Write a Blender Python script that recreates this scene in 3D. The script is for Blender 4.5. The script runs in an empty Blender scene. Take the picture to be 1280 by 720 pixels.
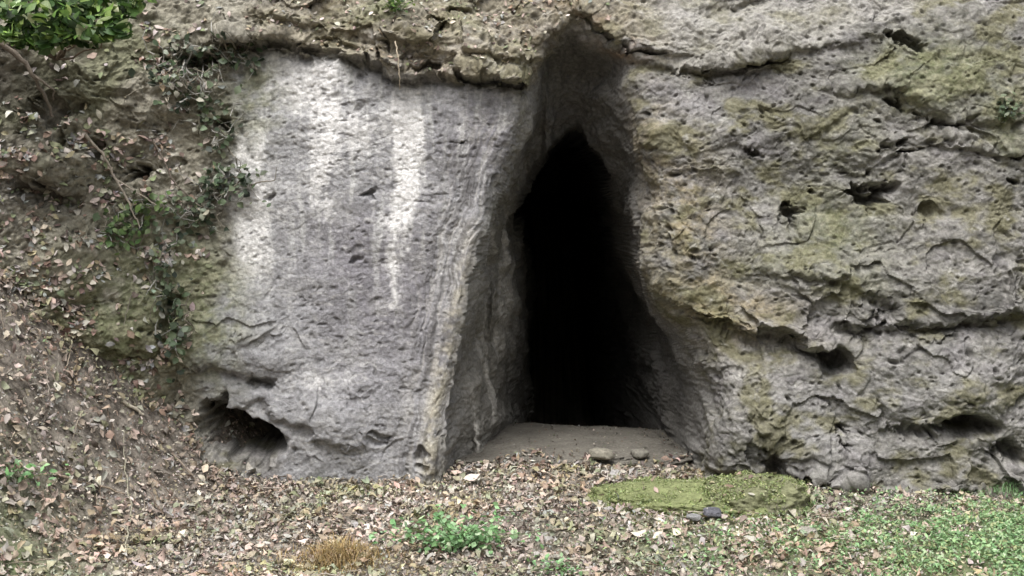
import bpy, math, random
import numpy as np
from mathutils import Vector

R = math.radians
rng = np.random.default_rng(7)
random.seed(7)
SC = bpy.context.scene
COL = SC.collection
S, D, ZC = 284.444, 6.0, 1.4          # pixels per metre at the cliff plane, camera distance, camera height
F = S * D
HV = 600 - ZC * S                     # photo row of the horizon

# ------------------------------------------------------------------ noise
_tab = np.random.default_rng(3).normal(size=(512, 3)); _tab /= np.linalg.norm(_tab, axis=1)[:, None]

def _h(ix, iy, iz, seed):
    h = (ix.astype(np.uint32) * np.uint32(374761393) + iy.astype(np.uint32) * np.uint32(668265263)
         + iz.astype(np.uint32) * np.uint32(2147483647 - 61) + np.uint32((seed * 974634777 + 1) & 0xffffffff))
    h = (h ^ (h >> np.uint32(13))) * np.uint32(1274126177)
    h = (h ^ (h >> np.uint32(15))) * np.uint32(2246822519)
    return h ^ (h >> np.uint32(16))

def noise(x, y, z, seed=0):
    x, y, z = np.broadcast_arrays(np.asarray(x, float), np.asarray(y, float), np.asarray(z, float))
    fx, fy, fz = np.floor(x), np.floor(y), np.floor(z)
    ix, iy, iz = fx.astype(np.int64), fy.astype(np.int64), fz.astype(np.int64)
    x, y, z = x - fx, y - fy, z - fz
    u, v, w = [t * t * t * (t * (t * 6 - 15) + 10) for t in (x, y, z)]
    out = 0
    for a in (0, 1):
        for b in (0, 1):
            for c in (0, 1):
                g = _tab[_h(ix + a, iy + b, iz + c, seed) & np.uint32(511)]
                d = g[..., 0] * (x - a) + g[..., 1] * (y - b) + g[..., 2] * (z - c)
                out = out + d * (u if a else 1 - u) * (v if b else 1 - v) * (w if c else 1 - w)
    return out * 1.7

def fbm(x, y, z, octv=4, gain=.5, seed=0, ridged=False):
    s, a, tot = 0, 1., 0
    for o in range(octv):
        n = noise(x, y, z, seed + o * 17)
        if ridged: n = 1 - 2 * np.abs(n)
        s = s + a * n; tot += a; a *= gain
        x, y, z = x * 2.03 + 3.1, y * 2.03 + 1.7, z * 2.03 + 5.3
    return s / tot

def worley(x, y, z, seed=0):
    x, y, z = np.broadcast_arrays(x, y, z)
    ix, iy, iz = [np.floor(t).astype(np.int64) for t in (x, y, z)]
    f1 = np.full(x.shape, 9.); f2 = np.full(x.shape, 9.); idv = np.zeros(x.shape)
    for a in (-1, 0, 1):
        for b in (-1, 0, 1):
            for c in (-1, 0, 1):
                h = _h(ix + a, iy + b, iz + c, seed)
                px = ix + a + (h & np.uint32(1023)) / 1023.
                py = iy + b + ((h >> np.uint32(10)) & np.uint32(1023)) / 1023.
                pz = iz + c + ((h >> np.uint32(20)) & np.uint32(1023)) / 1023.
                d = np.sqrt((px - x) ** 2 + (py - y) ** 2 + (pz - z) ** 2)
                nr = d < f1
                f2 = np.where(nr, f1, np.minimum(f2, d)); idv = np.where(nr, (h & np.uint32(255)) / 255., idv)
                f1 = np.where(nr, d, f1)
    return f1, f2, idv

def ss(a, b, x):
    t = np.clip((x - a) / (b - a), 0, 1)
    return t * t * (3 - 2 * t)

def polysd(U, V, P):
    """signed distance to a polygon, positive inside"""
    P = np.array(P, float); d = np.full(U.shape, 1e9); ins = np.zeros(U.shape, bool)
    for i in range(len(P)):
        ax, ay = P[i]; bx, by = P[(i + 1) % len(P)]
        ex, ey = bx - ax, by - ay
        t = np.clip(((U - ax) * ex + (V - ay) * ey) / (ex * ex + ey * ey), 0, 1)
        d = np.minimum(d, np.hypot(U - ax - t * ex, V - ay - t * ey))
        c = ((ay > V) != (by > V)) & (U < (bx - ax) * (V - ay) / ((by - ay) if by != ay else 1e-9) + ax)
        ins ^= c
    return np.where(ins, d, -d)

def linesd(U, V, P):
    P = np.array(P, float); d = np.full(U.shape, 1e9)
    for i in range(len(P) - 1):
        ax, ay = P[i]; bx, by = P[i + 1]; ex, ey = bx - ax, by - ay
        t = np.clip(((U - ax) * ex + (V - ay) * ey) / (ex * ex + ey * ey), 0, 1)
        d = np.minimum(d, np.hypot(U - ax - t * ex, V - ay - t * ey))
    return d

# ------------------------------------------------------------------ materials
def mat_attr(name, rough=.9, bump=.35, bscale=60., spec=.25, var=.25, vscale=25., trans=0.):
    m = bpy.data.materials.new(name); m.use_nodes = True
    nt = m.node_tree; N = nt.nodes; L = nt.links
    b = N['Principled BSDF']; b.inputs['Roughness'].default_value = rough
    b.inputs['Specular IOR Level'].default_value = spec
    at = N.new('ShaderNodeAttribute'); at.attribute_name = 'Col'
    tc = N.new('ShaderNodeTexCoord')
    n1 = N.new('ShaderNodeTexNoise'); n1.inputs['Scale'].default_value = vscale; n1.inputs['Detail'].default_value = 8
    n1.inputs['Roughness'].default_value = .65
    L.new(tc.outputs['Object'], n1.inputs['Vector'])
    mr = N.new('ShaderNodeMapRange'); mr.inputs['From Min'].default_value = .3; mr.inputs['From Max'].default_value = .7
    mr.inputs['To Min'].default_value = 1 - var; mr.inputs['To Max'].default_value = 1 + var
    L.new(n1.outputs['Fac'], mr.inputs['Value'])
    mx = N.new('ShaderNodeMix'); mx.data_type = 'RGBA'; mx.blend_type = 'MULTIPLY'; mx.inputs['Factor'].default_value = 1
    L.new(at.outputs['Color'], mx.inputs['A']); L.new(mr.outputs['Result'], mx.inputs['B'])
    L.new(mx.outputs['Result'], b.inputs['Base Color'])
    if bump:
        n2 = N.new('ShaderNodeTexNoise'); n2.inputs['Scale'].default_value = bscale; n2.inputs['Detail'].default_value = 7
        n2.inputs['Roughness'].default_value = .7
        L.new(tc.outputs['Object'], n2.inputs['Vector'])
        bp = N.new('ShaderNodeBump'); bp.inputs['Strength'].default_value = bump; bp.inputs['Distance'].default_value = .02
        L.new(n2.outputs['Fac'], bp.inputs['Height']); L.new(bp.outputs['Normal'], b.inputs['Normal'])
    if trans:
        tr = N.new('ShaderNodeBsdfTranslucent'); L.new(mx.outputs['Result'], tr.inputs['Color'])
        ms = N.new('ShaderNodeMixShader'); ms.inputs[0].default_value = trans
        L.new(b.outputs[0], ms.inputs[1]); L.new(tr.outputs[0], ms.inputs[2]); L.new(ms.outputs[0], N['Material Output'].inputs['Surface'])
    return m

M_rock = mat_attr('weathered_limestone', .9, .6, 75, .2, .34, 62)
M_soil = mat_attr('woodland_soil', .95, .6, 70, .15, .35, 40)
M_leaf = mat_attr('dead_leaf', .7, .15, 120, .35, .25, 90)
M_green = mat_attr('living_leaf', .5, .1, 100, .45, .18, 60, .25)
M_bark = mat_attr('bark', .9, .5, 120, .2, .25, 80)

# ------------------------------------------------------------------ mesh helpers
def build(name, V, Fq, col, mat, parent=None, smooth=True, normals=None):
    me = bpy.data.meshes.new(name)
    V = np.asarray(V, np.float32); Fq = np.asarray(Fq, np.int32)
    k = Fq.shape[1]
    me.vertices.add(len(V)); me.vertices.foreach_set('co', V.ravel())
    me.loops.add(Fq.size); me.loops.foreach_set('vertex_index', Fq.ravel())
    me.polygons.add(len(Fq)); me.polygons.foreach_set('loop_start', np.arange(0, Fq.size, k, dtype=np.int32))
    me.polygons.foreach_set('use_smooth', np.full(len(Fq), smooth))
    me.update(calc_edges=True); me.validate()
    a = me.color_attributes.new('Col', 'FLOAT_COLOR', 'POINT')
    c = np.ones((len(V), 4), np.float32); c[:, :3] = np.clip(col, 0.004, .95); a.data.foreach_set('color', c.ravel())
    if normals is not None:
        me.normals_split_custom_set_from_vertices(normals.tolist())
    me.materials.append(mat)
    o = bpy.data.objects.new(name, me); COL.objects.link(o)
    if parent is not None: o.parent = parent
    return o

def tag(o, label=None, cat=None, group=None, kind=None):
    for k, v in (('label', label), ('category', cat), ('group', group), ('kind', kind)):
        if v: o[k] = v
    return o

def empty(name, loc, *a, **k):
    o = bpy.data.objects.new(name, None); COL.objects.link(o); o.location = loc; o.empty_display_size = .1
    return tag(o, *a, **k)

def under(o, root):
    """parent a mesh built in world coordinates to its thing's empty"""
    n = len(o.data.vertices); co = np.empty(n * 3, np.float32); o.data.vertices.foreach_get('co', co)
    co = co.reshape(-1, 3) - np.array(root.location, np.float32)
    o.data.vertices.foreach_set('co', co.ravel()); o.data.update(); o.parent = root
    return o

def to_base(o, loc):
    n = len(o.data.vertices); co = np.empty(n * 3, np.float32); o.data.vertices.foreach_get('co', co)
    co = co.reshape(-1, 3) - np.array(loc, np.float32)
    o.data.vertices.foreach_set('co', co.ravel()); o.data.update(); o.location = loc
    return o

def grid_faces(nr, nc):
    i = np.arange((nr - 1) * (nc - 1)); r, c = i // (nc - 1), i % (nc - 1)
    a = r * nc + c
    return np.stack([a, a + 1, a + nc + 1, a + nc], 1)

def grid_normals(P):
    du = np.gradient(P, axis=1); dv = np.gradient(P, axis=0)
    n = np.cross(du, dv); n /= np.linalg.norm(n, axis=2)[..., None] + 1e-12
    return n

def axis_grid(lo, hi, step, outer, grow=1.25):
    core = list(np.arange(lo, hi, step))
    a, s = lo, step
    left = []
    while a > outer[0]: s *= grow; a -= s; left.append(a)
    b, s = core[-1], step; right = []
    while b < outer[1]: s *= grow; b += s; right.append(b)
    return np.array(left[::-1] + core + right)

def blur(a, r, n=2):
    for _ in range(n):
        for ax in (0, 1):
            pad = [(0, 0), (0, 0)]; pad[ax] = (r + 1, r)
            c = np.cumsum(np.pad(a, pad, mode='edge'), axis=ax)
            m = a.shape[ax]
            a = (np.take(c, np.arange(2 * r + 1, 2 * r + 1 + m), axis=ax) - np.take(c, np.arange(0, m), axis=ax)) / (2 * r + 1)
    return a

def mixc(a, b, t):
    return a + (b - a) * t[..., None]

# ------------------------------------------------------------------ the cliff
Ua = axis_grid(-60, 1340, 1.3, (640 - 9 * S, 640 + 9 * S), 1.12)
Va = axis_grid(-50, 660, 1.3, (-900, 760), 1.12)
U, V = np.meshgrid(Ua, Va)
V = V.copy()

def base_depth(U, V):
    z = (600 - V) / S
    y = .07 * z
    y = y - .55 * ss(300, -60, U) ** 1.3 - .35 * ss(-60, -900, U)
    y = y - .16 * ss(860, 1300, U) - .3 * ss(1300, 2200, U)
    y = y + .35 * np.clip((40 - V) / S, 0, 9)               # the top leans back
    y = y + 3.2 * ss(-300, -900, V) * 3
    return y

YB = base_depth(U, V)
k = D / (D + np.clip(YB, -1, 1))
PU = 640 + (U - 640) * k; PV = HV + (V - HV) * k             # where the smooth face lies along the ledges and marks
nx, nz = U / S, V / S
w1 = fbm(nx * 3, 0, nz * 3, 3, seed=1); w2 = fbm(nx * 3, 4, nz * 3, 3, seed=2)
w3 = fbm(nx * 14, 0, nz * 14, 3, seed=3); w4 = fbm(nx * 14, 4, nz * 14, 3, seed=4)
b1, b2, bid = worley(nx * 5 + w1 * .8, nx * 0, nz * 6 + w2 * .8, 5)
e1, e2, eid = worley(nx * 13 + w3, nx * 0, nz * 15 + w4, 6)
WU = PU + w1 * 8 + w3 * 5; WV = PV + w2 * 10 + w4 * 6 + (bid - .5) * 16 * (1 - .0 * bid) + (eid - .5) * 7
lmod = np.clip(.75 + 1.1 * fbm(nx * 2.1, 3, nz * 2.1, 3, seed=8) + (bid - .5) * .7, .05, 1.5)

O_ = [(715, 28), (745, 40), (772, 55), (791, 75), (784, 112), (800, 150), (814, 190), (812, 230), (806, 262), (808, 300), (812, 340),
      (825, 375), (842, 402), (864, 430), (882, 470), (888, 510), (884, 550), (876, 600), (876, 900), (552, 900), (560, 580),
      (566, 520), (573, 460), (581, 400), (592, 340), (607, 280), (625, 225), (640, 190), (655, 150), (662, 110), (668, 76), (690, 44)]
I_ = [(729, 150), (748, 168), (768, 200), (780, 250), (792, 300), (797, 360), (803, 420), (809, 480), (815, 540), (818, 900), (676, 900),
      (676, 520), (678, 460), (678, 400), (670, 350), (654, 308), (642, 276), (648, 244), (672, 206), (702, 172)]
wu = PU + w3 * 1.2 + w1 * 5; wv = PV + w4 * 1.2 + w2 * 5
dO = polysd(wu, wv, O_); dI = polysd(wu, wv, I_)
t = np.where(dO > 0, dO / (dO + np.clip(-dI, 0, None) + 1e-6), 0)
d1 = .55 + .95 * ss(200, 440, PV)
left = ss(760, 700, PU + (PV - 300) * -.02)
tt = np.where(left > .5, t ** .5, t ** .62)
cave = d1 * tt * (dO > 0) * (1 - .35 * left * ss(300, 420, PV)) + 2.6 * t ** (3.2 + 1.6 * left) * ss(250, 400, PV) * (dO > 0)
upm = ss(330, 200, PV)
cave = cave * (1 - upm) + blur(cave, 7, 3) * upm
rj = ss(770, 800, PU) * ss(330, 400, PV) * (1 - left)
cave = cave * (1 - rj) + blur(cave, 8, 3) * rj
cave = cave + 4.2 * ss(0, 26, dI)
# rounding of the rim outside
cave = cave + .10 * np.exp(np.clip(dO, -200, 0) / 16.) * ss(700, 800, PU) * ss(120, 260, PV) * (dO <= 0) * 1.0 + .10 * ss(700, 800, PU) * ss(120, 260, PV) * (dO > 0)
incave = ss(-3, 4, dO)

dy = np.zeros_like(U)                                        # positive goes into the rock

def ledge(P, h, decay, w=5, lo=None, hi=None, notch=0.):
    """rock above the line stands proud of the rock below it"""
    global dy
    P = np.array(P, float)
    ly = np.interp(WU, P[:, 0], P[:, 1])
    ends = lmod * ss(P[0, 0] - 10, P[0, 0] + 45, WU) * (1 - ss(P[-1, 0] - 45, P[-1, 0] + 10, WU))
    d = ly - WV
    dy -= ends * h * ss(-w, w, d) * np.exp(-np.clip(d, 0, None) / decay) * (1 - incave)
    if notch:
        dy += ends * notch * np.exp(-((d + w * 1.2) / (w * 1.5)) ** 2) * (1 - incave)
    return d * 1.0, ends

def spot(u, v, a, b, rot=0.):
    c, s = math.cos(R(rot)), math.sin(R(rot))
    x = ((WU - u) * c + (WV - v) * s) / a; y = (-(WU - u) * s + (WV - v) * c) / b
    return np.exp(-(x * x + y * y))

PM = np.zeros_like(U)
def pit(u, v, a, b, depth, rot=0., sharp=2.):
    global dy, PM
    c, s = math.cos(R(rot)), math.sin(R(rot))
    if depth >= .15: c, s = c, s; wU, wV = PU + w1 * 7 + w3 * 2.5, PV + w2 * 7 + w4 * 2.5
    else: wU, wV = WU, WV
    x = ((wU - u) * c + (wV - v) * s) / a; y = (-(wU - u) * s + (wV - v) * c) / b
    y = np.where(y < 0, y * 1.25, y * .85); wa = .3 if depth >= .15 else 1.; x = x + w4 * wa; y = y + w3 * wa
    r = np.sqrt(x * x + y * y)
    dy += depth * 1.25 * (1 - ss(.3, 1.15, r))
    if depth >= .1: PM = np.maximum(PM, 1 - ss(.9, 1.3, r))

def bulge(u, v, a, b, h, p=2.):
    global dy
    r2 = ((WU - u) / a) ** 2 + ((WV - v) / b) ** 2
    dy -= h * np.exp(-r2 ** (p / 2))

# the tan layer that overhangs slab and cave
ledge([(250, 40), (330, 52), (372, 62), (430, 74), (500, 92), (560, 92), (610, 104), (650, 108), (690, 60), (715, 32)], .13, 130, 4, notch=.06)
ledge([(300, 22), (420, 45), (520, 62), (600, 70), (650, 78), (700, 50)], .05, 30, 4, notch=.02)
ledge([(690, 20), (730, 22), (760, 42), (790, 72), (850, 86), (900, 88), (950, 84), (1000, 76)], .04, 90, 3, notch=.04)
ledge([(860, 6), (900, 0), (980, -4)], .05, 40, 4, notch=.03)
# right hand wall
ledge([(800, 330), (850, 380), (900, 400), (960, 420), (1010, 436), (1060, 440)], .11, 70, 5, notch=.05)
ledge([(1030, 400), (1090, 398), (1160, 408), (1230, 400), (1290, 395)], .12, 60, 8, notch=.07)
ledge([(1040, 205), (1110, 190), (1170, 182), (1240, 188), (1330, 180)], .03, 45, 4, notch=.012)
ledge([(1010, 115), (1080, 112), (1140, 118), (1200, 150), (1300, 160)], .035, 50, 6, notch=.012)
ledge([(950, 75), (1030, 60), (1110, 45), (1150, 50)], .03, 40, 5, notch=.01)
ledge([(880, 300), (940, 330), (1000, 350), (1090, 360), (1130, 380)], .03, 40, 5, notch=.01)
ledge([(1040, 530), (1120, 530), (1180, 540), (1270, 560)], .03, 40, 4, notch=.02)
ledge([(880, 585), (940, 592), (1000, 606), (1060, 612), (1120, 612), (1180, 622), (1330, 628)], .15, 80, 8, notch=.2)
# left side
ledge([(230, 470), (270, 455), (310, 470), (350, 480)], .05, 40, 5, notch=.04)
ledge([(245, 548), (280, 508), (320, 500), (350, 530), (400, 548), (450, 552), (500, 545)], .02, 40, 5, notch=.02)
ledge([(270, 440), (320, 425), (350, 400)], .05, 30, 4, notch=.03)
for a in [(1090, 234, 30, 17, .13, 3), (985, 268, 15, 15, .08, 0), (1137, 184, 24, 6, .08, 0), (1100, 187, 14, 5, .05, 0), (1045, 446, 24, 22, .16, 30),
          (1203, 524, 44, 17, .22, 3), (1150, 530, 40, 6, .07, 4), (1256, 560, 26, 16, .12, 30), (1055, 552, 16, 8, .08, 25), (1048, 530, 10, 6, .06, 0), (1082, 612, 20, 14, .2, 0),
          (1210, 624, 34, 12, .2, 0), (1005, 600, 36, 14, .14, 15), (960, 570, 18, 24, .07, -20), (850, 588, 20, 26, .12, 0), (940, 188, 12, 5, .04, 0),
          (1117, 132, 14, 7, .07, 0), (1010, 232, 12, 5, .03, 0), (1162, 265, 16, 5, .05, 8), (1180, 150, 40, 8, .06, 8), (1130, 48, 30, 8, .07, 15),
          (1100, 380, 26, 18, .06, 0), (1270, 190, 12, 7, .06, 0), (1265, 226, 10, 5, .05, 0),
          (302, 542, 62, 33, .50, 20), (262, 512, 26, 10, .14, -48), (172, 216, 20, 10, .12, 0), (120, 188, 9, 8, .08, 0),
          (252, 76, 24, 20, .10, 0), (60, 140, 40, 22, .06, 10), (215, 395, 14, 44, .05, 12), (60, 242, 60, 12, .05, 5), (205, 65, 16, 10, .05, 0), (275, 160, 14, 10, .06, 0),
          (460, 232, 10, 5, .03, 0), (338, 252, 9, 5, .03, -20), (446, 320, 12, 4, .02, 0), (575, 170, 12, 5, .03, 0), (470, 540, 22, 7, .025, 8), (530, 572, 10, 10, .04, 0),
          (420, 60, 30, 8, .04, 10), (548, 30, 16, 6, .07, 0), (576, 10, 20, 5, .05, 0), (530, 78, 26, 8, .06, 5), (330, 480, 20, 8, .05, -10)]:
    pit(*a)
for a in [(180, 400, 70, 60, .10), (1160, 480, 110, 70, .10), (1000, 350, 80, 60, .06), (910, 520, 60, 70, .10), (870, 290, 40, 90, .07),
          (420, 520, 70, 40, .07), (330, 440, 50, 30, .05), (1230, 470, 60, 40, .05), (250, 430, 60, 40, .05), (540, 560, 26, 50, .04), (1200, 330, 80, 50, .06), (950, 160, 90, 40, .05),
          (1180, 90, 90, 40, .06), (140, 110, 80, 40, .07), (60, 200, 60, 26, .10), (90, 330, 70, 40, .06)]:
    bulge(*a)
# pale lip of the left jamb, with flutes that run along it
lipd = linesd(PU + w1 * 4, PV, [(648, 150), (622, 200), (603, 250), (588, 310), (572, 380), (560, 440), (545, 510), (538, 590), (538, 700)])
lip = np.exp(-(lipd / 12) ** 2)
dy -= .05 * lip * ss(180, 300, PV)
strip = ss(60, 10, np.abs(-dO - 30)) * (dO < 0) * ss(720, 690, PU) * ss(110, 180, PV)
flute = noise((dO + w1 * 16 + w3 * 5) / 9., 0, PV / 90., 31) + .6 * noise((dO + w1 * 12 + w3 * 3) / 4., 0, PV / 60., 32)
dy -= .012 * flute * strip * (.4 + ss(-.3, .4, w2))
# the fluted wall inside
inl = (dO > 0) * ss(720, 690, PU)
dy += (.10 * noise(PU / 26., 0, PV / 260., 41) + .05 * noise(PU / 9., 0, PV / 130., 42)) * inl * ss(0, 25, dO)

x0 = (U - 640) / S; z0 = (600 - V) / S
P0 = np.stack([x0, YB + dy + cave, z0], 2)
N0 = grid_normals(np.stack([x0, blur(YB + dy + cave, 5, 2), z0], 2))
# regions
slab = ss(-14, 14, polysd(WU, WV, [(285, 90), (330, 56), (430, 80), (560, 100), (650, 115), (640, 190), (607, 280), (575, 430), (560, 600), (340, 620), (355, 560), (250, 500), (240, 440), (290, 330), (285, 220), (300, 150)])) * (1 - incave)
bank = ss(330, 240, WU + (WV - 200) * .12) * (1 - slab)
top = ss(6, -6, WV - np.interp(WU, [0, 250, 330, 430, 560, 650, 715, 760, 850, 1000, 1100, 1300], [40, 30, 52, 74, 94, 108, 30, 44, 86, 70, 20, -20])) * (1 - bank)
right = np.clip(1 - slab - bank - top - incave, 0, 1)

X, Y, Z = P0[..., 0], P0[..., 1], P0[..., 2]
n_low = fbm(X * 1.8, Y * 1.8, Z * 2.4, 3, seed=11)
wx = fbm(X * 5, Y * 5, Z * 5, 3, seed=50)
m_a = ss(-.25, .35, fbm(X * 1.6, Y * 1.6 + 3, Z * 1.6, 3, seed=18)); m_b = ss(-.3, .3, fbm(X * 2.3, Y * 2.3 + 9, Z * 2.3, 3, seed=19))
n_str = fbm(X * 2.2, Y * 3, Z * 8 + X * 1.6 + wx * .5, 5, .55, seed=12, ridged=True)
n_mid = fbm(X * 7, Y * 7, Z * 9, 6, .58, seed=13)
n_fin = fbm(X * 34, Y * 34, Z * 44, 3, .6, seed=14)
f1, f2, wid = worley(X * 3.2 + wx * .5, Y * 3.2, Z * 4.6 + X * .8 + wx * .4, 15)
k1, k2, kid = worley(X * 8 + wx * .7, Y * 8, Z * 12 + X * 1.5 + wx * .7, 25)
g1, g2, gid = worley(X * 14 + wx * 2, Y * 14, Z * 21 + wx * 2, 16)
h1, h2, hid = worley(X * 30, Y * 30, Z * 46 + wx * 2, 17)
tiltb = ((wid * 7.3) % 1 - .5) * (f1 - .4)
blk = (wid - .5) * ss(0, .35, f2 - f1) + 1.2 * tiltb - .03 * ss(.09, 0, f2 - f1)
blk2 = (kid - .5) * ss(0, .35, k2 - k1) - .04 * ss(.10, 0, k2 - k1) * m_a
pits = ss(.42, .12, g1) * (gid > .70) * m_b
pits2 = ss(.45, .15, h1) * (hid > .76)
rough = .62 * right + .10 * slab + .75 * top + .8 * bank + .62 * incave
amp = rough
smo = 1 - .62 * np.clip(spot(890, 120, 70, 36) + spot(1010, 510, 50, 60) + spot(1150, 455, 90, 36) + spot(840, 40, 60, 24) + spot(1180, 90, 70, 34) + spot(1050, 280, 50, 26), 0, 1) * right
rough = rough * smo; amp = rough
disp = (.060 * n_low * (1 - .5 * slab) + .026 * (n_str - .1) * amp * (.25 + m_a) + .034 * n_mid * amp * (.5 + m_b) + .011 * n_fin * (.35 + .6 * amp)
        + .060 * blk * amp + .028 * blk2 * amp * (.3 + m_b) - .034 * pits * (.22 * slab + .8 * right + .7 * top + .4 * bank) - .012 * pits2 * (1 - .6 * incave) * (1 - .5 * slab))
dash = fbm(X * 16 + wx, Y * 16, Z * 44 + X * 3 + wx, 3, .6, seed=27)
dmask = ss(-.1, .4, fbm(X * 3, Y * 3 + 4, Z * 3, 3, seed=29)) * (1 - lip)
disp += -.008 * ss(.2, .55, dash) * slab * dmask + .008 * n_mid * slab
disp += .012 * fbm(X * 20 + wx * 2, Y * 20, Z * 40 + X * 4 + wx * 3, 4, .6, seed=28) * (.6 * right + .8 * top) * smo
disp *= (1 - ss(6, 20, dI) * .5) * (1 - .75 * PM)
P1 = P0 - N0 * disp[..., None] if N0[..., 1].mean() > 0 else P0 + N0 * disp[..., None]
N1 = grid_normals(P1)
if N1[..., 1].mean() > 0: N1 = -N1

# --- what the rock is covered with
def A(*c): return np.array(c, float)
c1 = fbm(X * 3, Y * 3, Z * 3, 5, .55, seed=60); c2 = fbm(X * 9, Y * 9, Z * 12, 4, .6, seed=61); c3 = fbm(X * 40, Y * 40, Z * 55, 3, .6, seed=62)
c4 = fbm(X * 2, Y * 2 + 7, Z * 2, 4, .55, seed=63)
col = np.broadcast_to(A(.27, .262, .25), P1.shape).copy()
col = mixc(col, A(.155, .152, .148), ss(-.05, .45, c1) * .8)
col = mixc(col, A(.36, .35, .33), ss(0.0, .5, c2) * .6)
# slab colours
sc = np.broadcast_to(A(.325, .325, .333), P1.shape).copy()
sc = mixc(sc, A(.185, .175, .195), np.clip(spot(490, 370, 100, 130) + spot(600, 170, 60, 60) + spot(430, 300, 60, 60) * .4, 0, 1) * .75)
sc = mixc(sc, A(.36, .355, .35), ss(-.1, .5, c2) * .55)
sc = mixc(sc, A(.15, .145, .15), ss(.12, .5, -c2) * .6)
drip = fbm(PU / 16. + w1 * .6, 0, PV / 150., 4, .6, seed=70)
sc = mixc(sc, A(.50, .50, .49), ss(.0, .35, drip) * ss(520, 180, PV) * .75)
wht = (spot(508, 190, 20, 95, 3) * 1.9 + spot(490, 330, 14, 70) * .45 + spot(408, 170, 18, 85) * 1.0 + spot(385, 105, 36, 34) * 1.1 + spot(345, 90, 30, 30) * .4 + spot(308, 250, 34, 85) * 1.0
       + spot(310, 320, 34, 30) * .5 + spot(577, 130, 10, 30) * .5 + spot(450, 165, 45, 30) * .55 + spot(395, 470, 50, 26) * .5 + spot(488, 375, 12, 14) * .35 + spot(390, 560, 50, 18) * .25)
wht = wht + .22 * spot(370, 190, 90, 130)
wht = np.clip(wht * (1.05 + .7 * c2 + 1.3 * drip + .35 * c3 + .2 * dash) * 1.05 - .10, 0, 1)
wht = .35 * wht + .65 * wht * ss(.16, .62, wht + .32 * c3 + .22 * dash + .12 * c2)
sc = mixc(sc, A(.72, .71, .70), wht)
sc = mixc(sc, A(.14, .135, .145), ss(.12, .42, dash) * .55 * dmask)
sc = mixc(sc, A(.50, .49, .48), ss(.15, .5, -dash) * .5)
sc = mixc(sc, A(.22, .225, .15), np.clip(spot(270, 400, 40, 90) + spot(300, 100, 40, 40) + spot(330, 130, 30, 50) * .6, 0, 1) * ss(-.3, .3, c2) * .8)
solid = np.clip(spot(509, 180, 19, 88, 2) * 2.0 + .8 * drip + .4 * c2 - .45, 0, 1)
sc = mixc(sc, A(.72, .71, .70), .3 * solid + .7 * solid * ss(.2, .55, solid + .35 * c3 + .2 * dash))
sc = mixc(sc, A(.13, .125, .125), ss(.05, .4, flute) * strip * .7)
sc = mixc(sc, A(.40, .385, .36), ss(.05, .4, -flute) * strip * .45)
sc = mixc(sc, A(.42, .39, .31), np.clip(lip * 1.1, 0, 1) * ss(230, 420, PV) * ss(-.4, .2, c2) * .85)
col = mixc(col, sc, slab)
# tan overhanging layer
tc_ = np.broadcast_to(A(.27, .245, .19), P1.shape).copy()
tc_ = mixc(tc_, A(.13, .10, .055), ss(-.05, .4, c2) * .6)
tc_ = mixc(tc_, A(.42, .38, .30), ss(.0, .4, c1 + c3 * .5) * .6)
tc_ = mixc(tc_, A(.13, .15, .055), ss(.05, .4, c4) * .6)
tc_ = mixc(tc_, A(.32, .31, .28), ss(770, 860, WU))
col = mixc(col, tc_, top)
och = spot(770, 62, 40, 16) * .8 + spot(720, 20, 30, 14) * .5
col = mixc(col, A(.40, .27, .17), np.clip(och, 0, 1) * ss(-.3, .3, c2))
# buff band right of the cave
buf = np.clip(spot(850, 260, 46, 110, -12) + spot(900, 380, 90, 36, 18) + spot(810, 150, 26, 30) * .6, 0, 1) * ss(-.45, .25, c2)
col = mixc(col, A(.35, .29, .185), buf * .95 * (1 - slab))
col = mixc(col, A(.12, .115, .06), buf * ss(.1, .4, c3 + c1) * .6)
pale = np.clip(spot(880, 130, 70, 40) + spot(1010, 530, 70, 60) + spot(1160, 480, 110, 50) * .8 + spot(830, 30, 70, 20) + spot(920, 40, 60, 30) * .6, 0, 1) * right
col = mixc(col, A(.34, .335, .335), pale * .6)
drk = np.clip(spot(1000, 150, 90, 80) * .8 + spot(930, 200, 70, 50) * .3 + spot(1080, 60, 50, 40) * .6 + spot(1150, 380, 110, 30) * .7 + spot(1080, 310, 120, 30) * .4, 0, 1) * right
col = mixc(col, A(.13, .128, .12), drk * .75)
mt = fbm(X * 17 + wx, Y * 17, Z * 30 + X * 4 + wx * 2, 4, .62, seed=83); mu = fbm(X * 5, Y * 5, Z * 8, 4, .6, seed=84)
rt = np.clip(right + .6 * top, 0, 1)
col = mixc(col, A(.095, .09, .082), ss(.02, .38, mt) * rt * .7)
col = mixc(col, A(.40, .385, .37), ss(.08, .4, -mt) * rt * .55)
col = mixc(col, A(.19, .18, .10), ss(-.03, .32, mu) * rt * .7)
col = mixc(col, A(.26, .245, .27), ss(.05, .4, -mu) * rt * .35)
lic = ss(.25, .5, fbm(X * 11, Y * 11, Z * 14, 4, .65, seed=81)) * (right + .5 * top)
col = mixc(col, A(.50, .49, .47), lic * .6)
col = mixc(col, col * A(.89, .89, .87), right)
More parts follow.
